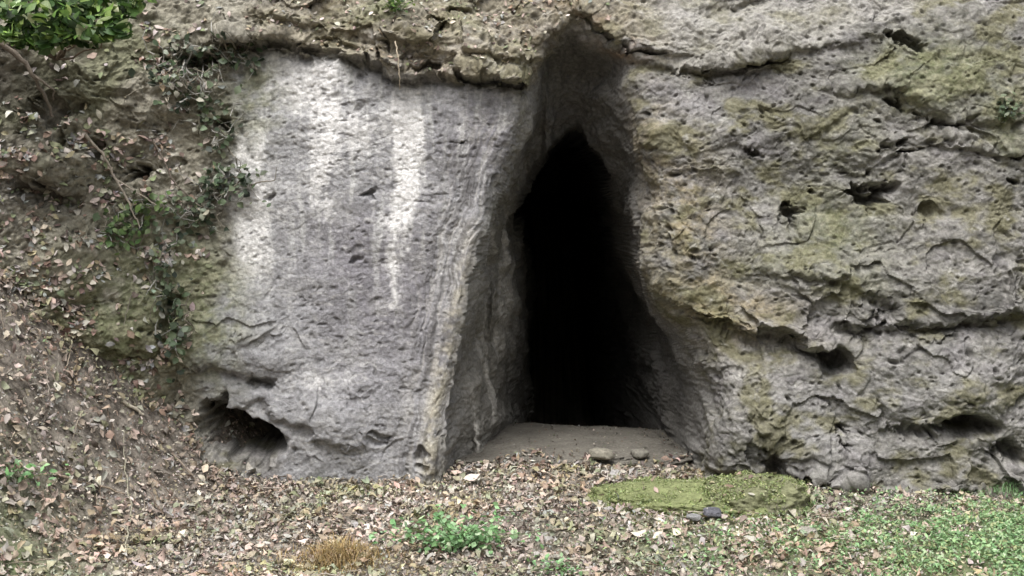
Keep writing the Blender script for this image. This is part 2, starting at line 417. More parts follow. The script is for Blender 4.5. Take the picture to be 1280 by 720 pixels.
# algae and moss
moss = np.clip(spot(1170, 90, 90, 45) * 1.0 + spot(1040, 280, 60, 50) * .9 + spot(1060, 180, 40, 30) * .4 + spot(1260, 160, 30, 40) * .8 + spot(950, 330, 50, 30) * .3 + spot(840, 340, 30, 60) * .3
               + spot(165, 385, 85, 75) * 1.7 + spot(250, 370, 40, 90) * .8 + spot(120, 420, 90, 40) * .5 + spot(480, 15, 50, 16) * .8 + spot(1060, 350, 80, 20) * .3 + spot(300, 130, 40, 60) * .4, 0, 1.2)
moss = np.clip(moss * (1. + 1.4 * c2 + .6 * c4), 0, 1)
mcol = mixc(np.broadcast_to(A(.15, .165, .085), P1.shape), A(.25, .25, .16), ss(-.2, .4, c3 + c2))
# bank: earth, humus and roots
bc = np.broadcast_to(A(.24, .225, .18), P1.shape).copy()
bc = mixc(bc, A(.10, .09, .07), ss(0, .4, c2) * .7)
bc = mixc(bc, A(.38, .36, .31), ss(.0, .4, c1 + .5 * c3) * .8)
bc = mixc(bc, A(.14, .15, .08), ss(.0, .4, c4) * .6)
bc = mixc(bc, A(.055, .048, .045), np.clip(spot(20, 110, 90, 50) + spot(30, 240, 70, 18), 0, 1) * .7)  # hollows below the bush painted dark for their shade
col = mixc(col, bc * 1.15, bank)
col = mixc(col, mcol, moss * (1 - incave) * .8)
# rock lining the cave, painted dark to add to the shade inside
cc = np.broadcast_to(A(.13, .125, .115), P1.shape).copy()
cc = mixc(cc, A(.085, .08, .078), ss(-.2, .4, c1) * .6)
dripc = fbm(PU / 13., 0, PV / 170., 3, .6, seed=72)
cc = mixc(cc, A(.25, .24, .215), inl * ss(180, 300, PV) * .8)  # left wall painted paler for the light it catches
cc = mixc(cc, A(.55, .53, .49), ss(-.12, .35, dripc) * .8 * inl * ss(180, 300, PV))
cc = mixc(cc, A(.05, .05, .048), ss(-12, 10, dI))  # core painted near black to deepen its shade
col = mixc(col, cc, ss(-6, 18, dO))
# fine pits painted dark, as the shade inside them
col = mixc(col, A(.07, .068, .062), (pits * .5 + pits2 * .35) * (1 - incave))
col *= (1 + .30 * c3)[..., None]

nr, nc = U.shape
FQ = grid_faces(nr, nc)
if True:
    FQ = FQ[:, ::-1] if np.cross(P1[1, 0] - P1[0, 0], P1[0, 1] - P1[0, 0])[1] < 0 else FQ
vid = np.zeros(U.shape, int)
vid[slab > .5] = 1; vid[top > .5] = 2; vid[bank > .5] = 3; vid[dO > 0] = 4
flat_id = vid.ravel()
fid = flat_id[FQ[:, 0]]
Pf, Nf, Cf = P1.reshape(-1, 3), N1.reshape(-1, 3), col.reshape(-1, 3)
cliff = empty('cliff', (0, 0, 0), 'weathered grey limestone cliff pierced by a tall pointed cave mouth', 'cliff', kind='structure')
for i, (nm, lb) in enumerate([('rock_wall', 'rough grey pitted rock wall'), ('rock_slab', 'smooth pale slab streaked with white'),
                              ('rock_overhang', 'tan overhanging layer of rock'), ('earth_bank', 'crumbling brown earth and mossy rock'), ('cave', 'dark pointed cave with shade painted into its walls')]):
    fs = FQ[fid == i]
    used, inv = np.unique(fs, return_inverse=True)
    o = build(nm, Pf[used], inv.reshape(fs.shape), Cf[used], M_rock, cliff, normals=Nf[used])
    o['label'] = lb

# ------------------------------------------------------------------ the ground
xa = axis_grid(-2.9, 2.9, .0095, (-60, 60), 1.14)
ya = axis_grid(-2.3, 1.7, .0095, (-70, 40), 1.14)
GX, GY = np.meshgrid(xa, ya)

def smax(a, k): return k * np.logaddexp(0, a / k)
def ground_low(x, y):
    b = (-1.27 - x) * 1.42 + .60 * y
    z = smax(b, .12)
    z = np.where(z > 1.7, 1.7 + (z - 1.7) * .3, z)
    z = z + .05 * np.clip(y, -3, 0) - .02
    z = z - .55 * ss(.75, 1.3, y) * ss(-.9, -.3, x) * ss(1.2, .8, x)
    z = z + .045 * np.exp(-(((x - .28) / .6) ** 2 + ((y - .10) / .14) ** 2))
    far = np.clip(-y - 8.5, 0, None)
    z = z + far * .95 * ss(0, 3, far) - .0 * x  # unseen slope behind the camera, added to block low sky light
    z = np.clip(z, -2, 11)
    z = z + .10 * np.exp(-(((x - 1.9) / .7) ** 2 + ((y + 1.0) / .35) ** 2)) + .05 * np.exp(-(((x - .4) / .5) ** 2 + ((y + .6) / .25) ** 2))
    return z
def ground_z(x, y):
    near = ss(-6, -2, -np.hypot(x, y))
    return (ground_low(x, y) + .035 * fbm(x * 1.7, y * 1.7, 0, 3, seed=91) + near * (.016 * fbm(x * 9, y * 9, 0, 4, .6, seed=92) + .008 * noise(x * 50, y * 50, 0, 93)) * ss(-1, 1, 1 - 0 * x))
GZ = ground_z(GX, GY)
PG = np.stack([GX, GY, GZ], 2)
e = .01
def ground_n(x, y):
    n = np.stack([-(ground_z(x + e, y) - ground_z(x - e, y)) / (2 * e), -(ground_z(x, y + e) - ground_z(x, y - e)) / (2 * e), np.ones_like(x)], -1)
    return n / np.linalg.norm(n, axis=-1)[..., None]
q1 = fbm(GX * 2, GY * 2, 0, 4, seed=95); q2 = fbm(GX * 14, GY * 14, 0, 4, .6, seed=96); q3 = fbm(GX * 60, GY * 60, 0, 2, seed=97)
gc = np.broadcast_to(A(.22, .195, .165), PG.shape).copy()
gc = mixc(gc, A(.36, .32, .275), ss(-.1, .4, q2) * .8)
gc = mixc(gc, A(.045, .036, .03), ss(.0, .4, q3 - q2) * .7)
IMU = 640 + GX * F / np.clip(D + GY, .5, None); IMV = HV + (ZC - GZ) * F / np.clip(D + GY, .5, None)
gmoss = np.clip(np.exp(-(((GX - 1.75) / .75) ** 2 + ((GY + 1.0) / .55) ** 2)) * 1.2 + np.exp(-(((GX - .75) / .45) ** 2 + ((GY + .8) / .3) ** 2)) * .6
                + np.exp(-(((GX + 1.75) / .25) ** 2 + ((GY + 1.3) / .35) ** 2)) * .9 + np.exp(-(((GX + 1.2) / .4) ** 2 + ((GY + 1.8) / .3) ** 2)) * .3, 0, 1)
gmoss = np.clip(gmoss * (1 + 1.2 * q2 + .5 * q1), 0, 1)
gc = mixc(gc, A(.17, .22, .10), gmoss * .85)
far = ss(8, 14, np.hypot(GX, GY))
gc = mixc(gc, A(.05, .06, .03), far * (.6 + .4 * q1))
FG = grid_faces(*GX.shape)
ground = build('ground', PG.reshape(-1, 3), FG, gc.reshape(-1, 3), M_soil)
tag(ground, 'brown woodland soil below leaf litter rising to the left', 'ground', kind='structure')

# ------------------------------------------------------------------ where does a sight line meet the place
W, H = 1280, 720
def splat(P, zbuf, idx, tagv):
    p = P.reshape(-1, 3); d = D + p[:, 1]
    ok = d > .5
    u = np.full(len(p), -1); v = np.full(len(p), -1)
    u[ok] = np.round(640 + p[ok, 0] * F / d[ok]).astype(int); v[ok] = np.round(HV + (ZC - p[ok, 2]) * F / d[ok]).astype(int)
    ok &= (u >= 0) & (u < W) & (v >= 0) & (v < H)
    u, v, d2, pi = u[ok], v[ok], d[ok], np.nonzero(ok)[0]
    o = np.argsort(-d2)
    lin = v[o] * W + u[o]
    new = d2[o] < zbuf[lin]
    zbuf[lin[new]] = d2[o][new]; idx[lin[new]] = pi[o][new] + tagv
zb = np.full(W * H, 1e9); ib = np.full(W * H, -1, np.int64)
OFF = 10 ** 8
splat(P1, zb, ib, 0); splat(PG, zb, ib, OFF)
NG = ground_n(GX, GY).reshape(-1, 3); PGf = PG.reshape(-1, 3)
def hit(px, py):
    px, py = int(np.clip(px, 2, W - 3)), int(np.clip(py, 2, H - 3))
    for r in range(2, 30):
        y0, y1, x0_, x1_ = max(0, py - r), min(H, py + r + 1), max(0, px - r), min(W, px + r + 1)
        w = zb.reshape(H, W)[y0:y1, x0_:x1_]
        if (w < 1e8).sum() > 3:
            j = np.unravel_index(np.argmin(w), w.shape)
            i = ib.reshape(H, W)[y0 + j[0], x0_ + j[1]]
            return (PGf[i - OFF], NG[i - OFF]) if i >= OFF else (Pf[i], Nf[i])
    raise ValueError((px, py))
def at(px, py, dist):
    """the point at a given distance from the camera plane"""
    return np.array([(px - 640) * dist / F, dist - D, ZC - (py - HV) * dist / F])

# ------------------------------------------------------------------ leaves
PROF = np.array([.06, .62, 1., .78, .06])
def leaves(pos, nrm, size, color, aspect=.55, curl=.35, fold=.25, tilt=.45, rg=rng, direc=None, jitter=.12):
    n = len(pos)
    size = np.broadcast_to(size, (n,))[:, None, None]
    nr_ = np.asarray(nrm, float) + rg.normal(size=(n, 3)) * tilt; nr_ /= np.linalg.norm(nr_, axis=1)[:, None]
    d = rg.normal(size=(n, 3)) if direc is None else direc + rg.normal(size=(n, 3)) * .25
    d -= nr_ * (d * nr_).sum(1)[:, None]; d /= np.linalg.norm(d, axis=1)[:, None] + 1e-9
    s = np.cross(nr_, d)
    tt_ = np.linspace(-.5, .5, 5)
    asp = aspect * rg.uniform(.75, 1.25, n)
    cu = rg.normal(size=n) * curl; fo = rg.normal(size=n) * fold + fold * .6
    Vv = np.zeros((n, 5, 3, 3))
    for i, tv in enumerate(tt_):
        for j, sv in enumerate((-1, 0, 1)):
            wdt = .5 * asp * PROF[i] * sv * (1 + rg.normal(size=n) * jitter)
            h = cu * (tv * tv * 2 - .2) + fo * abs(wdt) + rg.normal(size=n) * .02
            Vv[:, i, j] = d * tv + s * wdt[:, None] + nr_ * h[:, None]
    Vv = Vv * size[..., None] + np.asarray(pos)[:, None, None, :]
    f = []
    for i in range(4):
        for j in range(2):
            a = i * 3 + j; f.append([a, a + 1, a + 4, a + 3])
    Fc = (np.array(f)[None] + (np.arange(n) * 15)[:, None, None]).reshape(-1, 4)
    cv = np.repeat(color[:, None], 15, 1) * (1 + rg.normal(size=(n, 15, 1)) * .06)
    return Vv.reshape(-1, 3), Fc, cv.reshape(-1, 3)

def join(*parts):
    Vs, Fs, Cs, o = [], [], [], 0
    for v, f, c in parts:
        Vs.append(v); Fs.append(f + o); Cs.append(c); o += len(v)
    return np.concatenate(Vs), np.concatenate(Fs), np.concatenate(Cs)

def palette(n, cols, wts, rg=rng, var=.16):
    cols = np.array(cols, float); i = rg.choice(len(cols), n, p=np.array(wts) / sum(wts))
    return np.clip(cols[i] * (1 + rg.normal(size=(n, 1)) * var) * (1 + rg.normal(size=(n, 3)) * .04), .01, .9)

def tube(pts, r0, r1, color, sides=6, wob=.12, rg=rng):
    pts = np.asarray(pts, float); m = []
    for a, b in zip(pts[:-1], pts[1:]):                      # fill in with a slightly crooked run
        for q in np.linspace(0, 1, 6)[:-1]:
            m.append(a + (b - a) * q)
    m.append(pts[-1]); m = np.array(m); n = len(m)
    L = np.linalg.norm(m[-1] - m[0]) / n
    m[1:-1] += rg.normal(size=(n - 2, 3)) * L * wob
    tg = np.gradient(m, axis=0); tg /= np.linalg.norm(tg, axis=1)[:, None] + 1e-9
    up = np.array([.3, .5, .8]); a = np.cross(tg, up); a /= np.linalg.norm(a, axis=1)[:, None] + 1e-9; b = np.cross(tg, a)
    ang = np.linspace(0, 2 * np.pi, sides, endpoint=False)
    r = np.linspace(r0, r1, n) * (1 + rg.normal(size=n) * .1)
    Vv = m[:, None] + (a[:, None] * np.cos(ang)[None, :, None] + b[:, None] * np.sin(ang)[None, :, None]) * r[:, None, None]
    i = np.arange((n - 1) * sides); q, s = i // sides, i % sides
    Fc = np.stack([q * sides + s, q * sides + (s + 1) % sides, (q + 1) * sides + (s + 1) % sides, (q + 1) * sides + s], 1)
    c = np.broadcast_to(np.array(color, float), (n * sides, 3)) * (1 + rg.normal(size=(n * sides, 1)) * .12)
    return Vv.reshape(-1, 3), Fc, c

# cliff depth lookup, to keep litter out of the rock
from_c = Pf[:, :]
_cx = np.clip(((Pf[:, 0] + 3.2) / .02).astype(int), 0, 319); _cz = np.clip(((Pf[:, 2] + .3) / .02).astype(int), 0, 149)
cy = np.full((320, 150), 9.); np.minimum.at(cy, (_cx, _cz), Pf[:, 1])
def before_rock(p, m=.03):
    i = np.clip(((p[:, 0] + 3.2) / .02).astype(int), 0, 319); j = np.clip(((p[:, 2] + .3) / .02).astype(int), 0, 149)
    return p[:, 1] < cy[i, j] + m

PAL = [(.37, .33, .29), (.42, .33, .28), (.22, .155, .12), (.54, .48, .41), (.12, .09, .075), (.32, .27, .18), (.31, .31, .29), (.19, .21, .12), (.62, .58, .52)]
# litter on the ground
n = 66000
x = rng.uniform(-2.9, 2.9, n); y = rng.uniform(-2.2, .4, n)
iu = 640 + x * F / (D + y); g = (iu > -160) & (iu < 1440); x, y = x[g], y[g]
green = np.exp(-(((x - 1.85) / .7) ** 2 + ((y + 1.05) / .5) ** 2)) * .9
keep = rng.uniform(size=len(x)) > green
fb = fbm(x * 4, y * 4, 0, 3, seed=99); keep &= rng.uniform(size=len(x)) < .80 + fb
keep &= ~((y > .24) & (rng.uniform(size=len(x)) > .25))
x, y = x[keep], y[keep]
z = ground_z(x, y); p = np.stack([x, y, z], 1); ok = before_rock(p, .06); p = p[ok]
nn = ground_n(p[:, 0], p[:, 1]); n = len(p)
p += nn * rng.uniform(.002, .030, n)[:, None]
cl = palette(n, PAL, [4.5, 4, 3, 3, 2, 3.4, 4.5, 2.8, .8])
lt = ss(-.2, .4, fbm(p[:, 0] * 1.3, p[:, 1] * 1.3, 0, 3, seed=101)); cl *= (.92 + .5 * lt)[:, None]; cl = cl * .8 + np.array([.38, .345, .31]) * .25
hp = ss(-.1, .35, fbm(p[:, 0] * 2.2, p[:, 1] * 2.2, 5, 3, seed=103))[:, None]; cl = cl * (1 - hp * (1 - np.array([1.0, .90, .82])))
hq = ss(.05, .35, fbm(p[:, 0] * 3, p[:, 1] * 3, 9, 3, seed=104))[:, None]; cl = cl * (1 - hq * (1 - np.array([.78, .88, .70])))
litter = leaves(p, nn, (.012 + .042 * rng.uniform(0, 1, n) ** 2.4), cl, .5, .6, .45, .38, jitter=.35)
# leaves caught on the bank
m = (bank.ravel() > .6) & (Pf[:, 2] > .1) & (Nf[:, 2] > -.05)
cand = np.nonzero(m)[0]; PUf, PVf = PU.ravel(), PV.ravel()
wgt = (.35 + 1.4 * ss(-.1, .5, Nf[cand, 2])) * (.10 + 1.2 * ss(.0, .35, c1.ravel()[cand]) + .9 * np.exp(-(((PUf[cand] - 60) / 90) ** 2 + ((PVf[cand] - 210) / 40) ** 2)) + 1.6 * ss(240, 420, PVf[cand] + (80 - PUf[cand]) * 1.0))
wgt *= .25 + 1.3 * ss(-.05, .3, fbm(Pf[cand, 0] * 5, Pf[cand, 1] * 5, Pf[cand, 2] * 5, 3, seed=44))
wgt *= (PUf[cand] > -80) & (PVf[cand] > -40)
wgt *= 1 - .85 * np.exp(-(((PUf[cand] - 165) / 70) ** 2 + ((PVf[cand] - 385) / 60) ** 2))
pick = rng.choice(cand, 3600, p=wgt / wgt.sum(), replace=False)
bl = leaves(Pf[pick] + Nf[pick] * .008, Nf[pick] + np.array([0, -.1, .5]), rng.uniform(.018, .05, len(pick)),
            palette(len(pick), PAL, [3, 3, 3, 2.6, 2.5, 2.5, 4, 4, .8]), .55, .4, .35, .5)
# leaves caught on the overhang
cand = np.nonzero((top.ravel() > .6) & (PUf > 150) & (PUf < 760) & (Nf[:, 2] > .15) & (PVf > -40))[0]
pick = rng.choice(cand, min(700, len(cand)), replace=False)
ol = leaves(Pf[pick] + Nf[pick] * .006, Nf[pick] + np.array([0, 0, .5]), rng.uniform(.012, .035, len(pick)),
            palette(len(pick), PAL, [3, 4, 3, 3, 2, 3, 2, 4, 1]), .5, .4, .3, .5)
nf = 60000
fx = rng.uniform(-2.9, 2.9, nf); fy = rng.uniform(-2.2, .4, nf); iu = 640 + fx * F / (D + fy); g = (iu > -100) & (iu < 1380); fx, fy = fx[g], fy[g]
fp = np.stack([fx, fy, ground_z(fx, fy) + rng.uniform(.003, .028, len(fx))], 1); fp = fp[before_rock(fp, .04)]
frag = leaves(fp, ground_n(fp[:, 0], fp[:, 1]), rng.uniform(.004, .014, len(fp)), palette(len(fp), PAL, [4, 3, 3, 3, 3, 3, 4, 3, 1.5]), .6, .5, .4, .7, jitter=.5)
o = build('leaf_litter', *join(litter, frag, bl, ol), M_leaf)
tag(o, 'carpet of dry brown and beige leaves covering ground and bank', 'leaf litter', kind='stuff')

# scraps of twig in the litter
tw = []
for _ in range(420):
    x, y = rng.uniform(-2.4, 2.3), rng.uniform(-1.8, .1)
    a = rng.uniform(0, 6.28); L = rng.uniform(.04, .16)
    pts = []
    for q in (0, .5, 1):
        xx, yy = x + math.cos(a) * L * q, y + math.sin(a) * L * q
        pts.append([xx, yy, float(ground_z(np.array(xx), np.array(yy))) + .022 + rng.uniform(0, .012)])
    if not before_rock(np.array(pts[:1]), .0)[0]: continue
    c = [(.16, .12, .09), (.33, .28, .22), (.09, .07, .055), (.45, .40, .34)][rng.integers(4)]
    tw.append(tube(pts, rng.uniform(.0015, .0035), .001, c, 5))
o = build('twig_debris', *join(*tw), M_bark); tag(o, 'scraps of broken twig scattered through the brown leaf litter', 'twig debris', kind='stuff')

# ------------------------------------------------------------------ stones and boulders
def ico(sub=5):
    me = bpy.data.meshes.new('tmp'); import bmesh
    bm = bmesh.new(); bmesh.ops.create_icosphere(bm, subdivisions=sub, radius=1); bm.to_mesh(me); bm.free()
    v = np.array([q.co[:] for q in me.vertices]); f = np.array([q.vertices[:] for q in me.polygons]); bpy.data.meshes.remove(me)
    return v, f
ICO = {s: ico(s) for s in (4, 6)}
def stone(name, loc, dim, color, label, cat='stone', seed=0, moss_c=None, moss_a=0., rotz=0., sub=4, group=None, flat=.3, rough_=1.):
    v, f = ICO[sub]; v = v.copy()
    s = seed * 7.7
    v = np.sign(v) * np.abs(v) ** .82
    v[:, 2] = np.where(v[:, 2] > flat, flat + (v[:, 2] - flat) * .45, v[:, 2])
    r = 1 + .28 * fbm(v[:, 0] * 1.1 + s, v[:, 1] * 1.1, v[:, 2] * 1.1, 3, seed=seed) + .10 * rough_ * fbm(v[:, 0] * 4 + s, v[:, 1] * 4, v[:, 2] * 6, 4, .6, seed=seed + 3) + .04 * rough_ * fbm(v[:, 0] * 14 + s, v[:, 1] * 14, v[:, 2] * 14, 3, .6, seed=seed + 4)
    v = v * r[:, None] * np.array(dim) / 2
    nrm = v / (np.array(dim) ** 2); nrm /= np.linalg.norm(nrm, axis=1)[:, None]
    q = v / max(dim)
    n1_ = fbm(q[:, 0] * 8 + s, q[:, 1] * 8, q[:, 2] * 8, 4, .6, seed=seed + 9)
    c = np.broadcast_to(np.array(color, float), v.shape) * (1 + .5 * n1_)[:, None]
    if moss_c is not None:
        k_ = np.clip(ss(-.2, .5, nrm[:, 2] + n1_) * moss_a, 0, 1)[:, None]
        c = c * (1 - k_) + np.array(moss_c) * (1 + .5 * n1_[:, None]) * k_
    ca, sa = math.cos(rotz), math.sin(rotz)
    v = np.stack([v[:, 0] * ca - v[:, 1] * sa, v[:, 0] * sa + v[:, 1] * ca, v[:, 2]], 1)
    v[:, 2] += dim[2] * .25
    o = build(name, v, f, c, M_rock); o.location = loc
    tag(o, label, cat, group)
    return o

def gpt(px, py): return hit(px, py)[0]
def on_ground(px, y):
    x = (px - 640) * (D + y) / F
    return np.array([x, y, float(ground_z(np.array(x), np.array(y)))])
# flat slab that floors the cave
p = on_ground(705, .60)
stone('flat_rock', (p[0], p[1], -.10), (1.26, 1.0, .28), (.15, .14, .12), 'broad flat grey rock flooring the cave mouth', 'rock', 5, None, 0, 0, 6, rough_=1.2)
p = on_ground(862, -.36)
stone('boulder', (p[0], p[1], p[2] - .085), (.78, .50, .25), (.20, .19, .15), 'low boulder furred with yellow green moss right of the cave mouth', 'boulder', 11, (.21, .235, .11), 1., -.1, 6, flat=.55, rough_=1.5)
p = on_ground(938, -.40)
stone('boulder', (p[0], p[1], p[2] - .05), (.46, .34, .24), (.24, .23, .17), 'smaller mossy boulder against the foot of the right rock wall', 'boulder', 23, (.18, .19, .10), .8, .3, 6, flat=.8, rough_=1.5)
zt = lambda x, y: float(ground_z(np.array(x), np.array(y)))
def small(px, y, dim, c, lb, seed, dz=0, grp=None, mc=None, ma=0):
    p = on_ground(px, y)
    return stone('stone', (p[0], p[1], p[2] + dz), dim, c, lb, 'stone', seed, mc, ma, seed * 1.3, 4, grp)
small(752, .22, (.11, .08, .06), (.26, .245, .20), 'pale stone on the flat rock inside the cave mouth', 31, .075)
small(800, .30, (.09, .07, .05), (.21, .20, .17), 'small stone near the right wall inside the cave', 33, .075)
small(890, -.62, (.09, .07, .04), (.13, .13, .15), 'dark bluish stone in front of the mossy boulder', 35, .02)
small(868, -.66, (.06, .05, .03), (.26, .26, .26), 'small grey stone left of the dark bluish stone', 36, .02)
small(1010, -.80, (.08, .06, .04), (.33, .31, .27), 'pebble on bare litter left of the green ground cover', 45, .01)

# moss fur on the boulders and leaves strewn over the rocks
LATE = []
for ob in [o_ for o_ in list(COL.objects) if o_.name.startswith(('boulder', 'flat_rock'))]:
    m_ = ob.data; vv = np.empty(len(m_.vertices) * 3, np.float32); m_.vertices.foreach_get('co', vv); vv = vv.reshape(-1, 3) + np.array(ob.location)
    nn_ = np.empty(len(m_.vertices) * 3, np.float32); m_.vertices.foreach_get('normal', nn_); nn_ = nn_.reshape(-1, 3)
    if ob.name.startswith('boulder'):
        q = fbm(vv[:, 0] * 12, vv[:, 1] * 12, vv[:, 2] * 12, 3, seed=130)
        c_ = np.nonzero((nn_[:, 2] > .05) & (q > -.12))[0]; c_ = rng.choice(c_, 6500)
        pp = vv[c_] + rng.normal(size=(len(c_), 3)) * .004 + nn_[c_] * .003
        mo = leaves(pp, nn_[c_], rng.uniform(.005, .014, len(c_)), palette(len(c_), [(.25, .30, .12), (.35, .40, .18), (.15, .19, .07), (.46, .48, .29)], [4, 3, 3, 1.5]), .5, .3, .3, .8)
        o = build('moss', *mo, M_green); o['label'] = 'yellow green moss'; under(o, ob)
        c_ = rng.choice(np.nonzero(nn_[:, 2] > .5)[0], 26)
    else:
        c_ = rng.choice(np.nonzero(nn_[:, 2] > .3)[0], 1500)
        LATE.append(leaves(vv[c_] + nn_[c_] * .004, nn_[c_], rng.uniform(.003, .012, len(c_)), palette(len(c_), PAL, [2, 2, 4, 1, 4, 2, 3, 2, 1]) * .6, .8, .5, .35, .4))
        c_ = np.nonzero((nn_[:, 2] > .3) & (vv[:, 1] < .30 + .1 * np.sin(vv[:, 0] * 9)))[0]; c_ = rng.choice(c_, 300)
    LATE.append(leaves(vv[c_] + nn_[c_] * .008, nn_[c_], rng.uniform(.015, .045, len(c_)), palette(len(c_), PAL, [4, 4, 4, 2, 4, 2, 3, 2, 1]), .5, .5, .35, .4))
o = build('leaf_litter', *join(*LATE), M_leaf); tag(o, 'loose dead leaves strewn on the flat rock and mossy boulders', 'leaf litter', kind='stuff')

# ------------------------------------------------------------------ plants
def foliage(name, centers, radii, n, size, cols, wts, label=None, parent=None, nrm=(0, -.5, .8), asp=.6, tilt=.55, mat=None):
    c = np.array(centers, float); i = rng.integers(0, len(c), n)
    q = rng.normal(size=(n, 3)); q /= np.linalg.norm(q, axis=1)[:, None]; q *= rng.uniform(.25, 1, (n, 1)) ** .5
    p = c[i] + q * np.array(radii)[i]
    return leaves(p, np.broadcast_to(np.array(nrm, float), (n, 3)), rng.uniform(size[0], size[1], n), palette(n, cols, wts), asp, .2, .25, tilt)

# bush in the top left corner, growing from the bank
bp = at(60, 10, 5.15); root_p = hit(70, 75)[0]
bush = empty('bush', tuple(root_p), 'leafy bright green bush hanging over the dark bank', 'bush')
cs, rs = [], []
for (u, v, dd, r) in [(10, 20, 5.2, .13), (40, 15, 5.15, .15), (75, 28, 5.1, .13), (105, 18, 5.15, .14), (135, 12, 5.2, .12), (150, -5, 5.25, .12), (85, -15, 5.3, .18), (30, -30, 5.3, .2), (-30, 0, 5.3, .2), (100, 42, 5.1, .09), (60, 48, 5.12, .08), (140, 36, 5.12, .08), (25, 44, 5.14, .08)]:
    cs.append(at(u, v, dd)); rs.append((r, r, r * .62))
GREEN = [(.11, .20, .045), (.06, .12, .03), (.22, .33, .08), (.50, .56, .32), (.03, .06, .018)]  # pale tone paints leaf highlights, darkest one the gaps between leaves
fo = foliage('leaf', cs, rs, 1300, (.025, .07), GREEN, [4, 5, 4, 2.4, 5], nrm=(.1, -.55, .8), tilt=.75, asp=.62)
o = build('foliage', *fo, M_green); under(o, bush)
st = []
for c_ in cs:
    mid = (root_p + c_) / 2 + rng.normal(size=3) * .03 + np.array([0, 0, .04])
    st.append(tube([root_p, mid, c_], .006, .0015, (.14, .11, .08)))
o = build('stem', *join(*st), M_bark); under(o, bush)

def single_tube(name, pts, r0, r1, c, label, cat, extra=(), group=None):
    parts = [tube(pts, r0, r1, c)] + [tube(*e_) for e_ in extra]
    o = build(name, *join(*parts), M_bark); to_base(o, tuple(pts[0])); return tag(o, label, cat, group)
def sp(px, py, off=.02):
    p, n_ = hit(px, py); return p + np.array([0, -1, .2]) * off
def run(pts, off=.02): return [sp(a, b, off) for a, b in pts]
BC = (.20, .17, .14); PC = (.40, .35, .29)
r_ = run([(2, 55), (30, 72), (48, 95), (62, 122), (72, 150)], .05)
single_tube('branch', r_, .011, .006, BC, 'grey bare branch drooping below the green bush', 'branch', [(run([(48, 95), (70, 118), (74, 130)], .05), .005, .003, BC)])
r_ = run([(110, 168), (130, 192), (150, 225), (170, 262), (180, 285)], .035)
single_tube('root', r_, .007, .003, PC, 'long pale root slanting down the earth bank', 'root', [(run([(150, 225), (175, 240), (205, 262)], .03), .004, .002, PC)])
r_ = run([(165, 690), (166, 640), (163, 590), (162, 540)], .05)
single_tube('stalk', r_, .003, .0015, (.36, .34, .26), 'thin pale dead stalk standing on the leafy left slope', 'stalk')
r_ = [at(494, 52, 5.78), at(497, 70, 5.74), at(500, 98, 5.74), at(499, 112, 5.76)]
single_tube('root', r_, .004, .0015, (.42, .36, .27), 'thin root dangling from the overhang above the white streak', 'root')
r_ = run([(195, 180), (225, 232), (262, 262)], .03)
single_tube('root', r_, .005, .002, BC, 'short brown root among creepers beside the slab', 'root')
r_ = run([(158, 500), (172, 510), (184, 520)], .03)
single_tube('stick', r_, .009, .005, (.55, .50, .40), 'short bleached stick lying on the left slope', 'stick')
r_ = run([(70, 590), (110, 602), (160, 618)], .025)
single_tube('stick', r_, .006, .003, (.36, .29, .22), 'long brown stick lying across litter at lower left', 'stick')
r_ = run([(215, 560), (250, 600), (262, 640)], .025)
single_tube('stick', r_, .005, .002, (.30, .25, .2), 'forked brown twig lying below the small hollow', 'stick', [(run([(250, 600), (280, 622)], .025), .003, .0015, (.3, .25, .2))])
r_ = run([(690, 660), (740, 655), (790, 668)], .025)
single_tube('stick', r_, .005, .003, (.40, .34, .27), 'pale stick lying on litter before the cave', 'stick')

def creeper(center, spread, nst, nlv, label, cols, wts, seedpts):
    base = sp(*seedpts[0], .0)
    root = empty('creeper', tuple(base), label, 'creeper', 'creepers clinging to the bank beside the slab')
    st, lp, ln = [], [], []
    for _ in range(nst):
        a = seedpts[rng.integers(len(seedpts))]
        u, v = a[0] + rng.normal() * spread[0] * .5, a[1] + rng.normal() * spread[1] * .5
        ang = rng.uniform(0, 6.28); pts = []; L = rng.uniform(10, 26)
        for q in range(4):
            uu = np.clip(u, 4, 1275); vv = np.clip(v, 4, 715)
            pts.append(sp(uu, vv, rng.uniform(.005, .045)))
            u += math.cos(ang) * L * .6; v += math.sin(ang) * L * .6; ang += rng.normal() * .9
        st.append(tube(pts, rng.uniform(.002, .0045), .0012, [(.30, .30, .27), (.13, .12, .09), (.22, .20, .16), (.42, .41, .38)][rng.integers(4)], 5))
    for _ in range(nlv):
        a = seedpts[rng.integers(len(seedpts))]
        u, v = a[0] + rng.normal() * spread[0] * .55, a[1] + rng.normal() * spread[1] * .55
        p_, n_ = hit(np.clip(u, 4, 1275), np.clip(v, 4, 715))
        lp.append(p_ + np.array([0, -1, .2]) * rng.uniform(.008, .05)); ln.append(n_ + np.array([0, -.3, .6]))
    o = build('stem', *join(*st), M_bark); under(o, root)
    o = build('foliage', *leaves(np.array(lp), np.array(ln), rng.uniform(.018, .045, nlv), palette(nlv, cols, wts), .7, .2, .2, .5), M_green); under(o, root)
DG = [(.08, .115, .06), (.15, .19, .11), (.30, .34, .27), (.035, .05, .03), (.34, .32, .26)]
creeper(None, (38, 22), 60, 150, 'dark tangled creeper at the top left corner of the slab', DG, [5, 3, 1.2, 5, 1], [(240, 70), (270, 80), (215, 90), (300, 70)])
creeper(None, (26, 26), 34, 110, 'thin grey green creeper along the upper left edge of the slab', DG, [4, 4, 2, 4, 1], [(255, 140), (275, 165), (240, 120)])
creeper(None, (34, 22), 40, 190, 'leafy green creeper midway down the left edge of the slab', DG, [5, 4, 2, 4, 1], [(280, 240), (250, 270), (225, 285), (288, 222)])
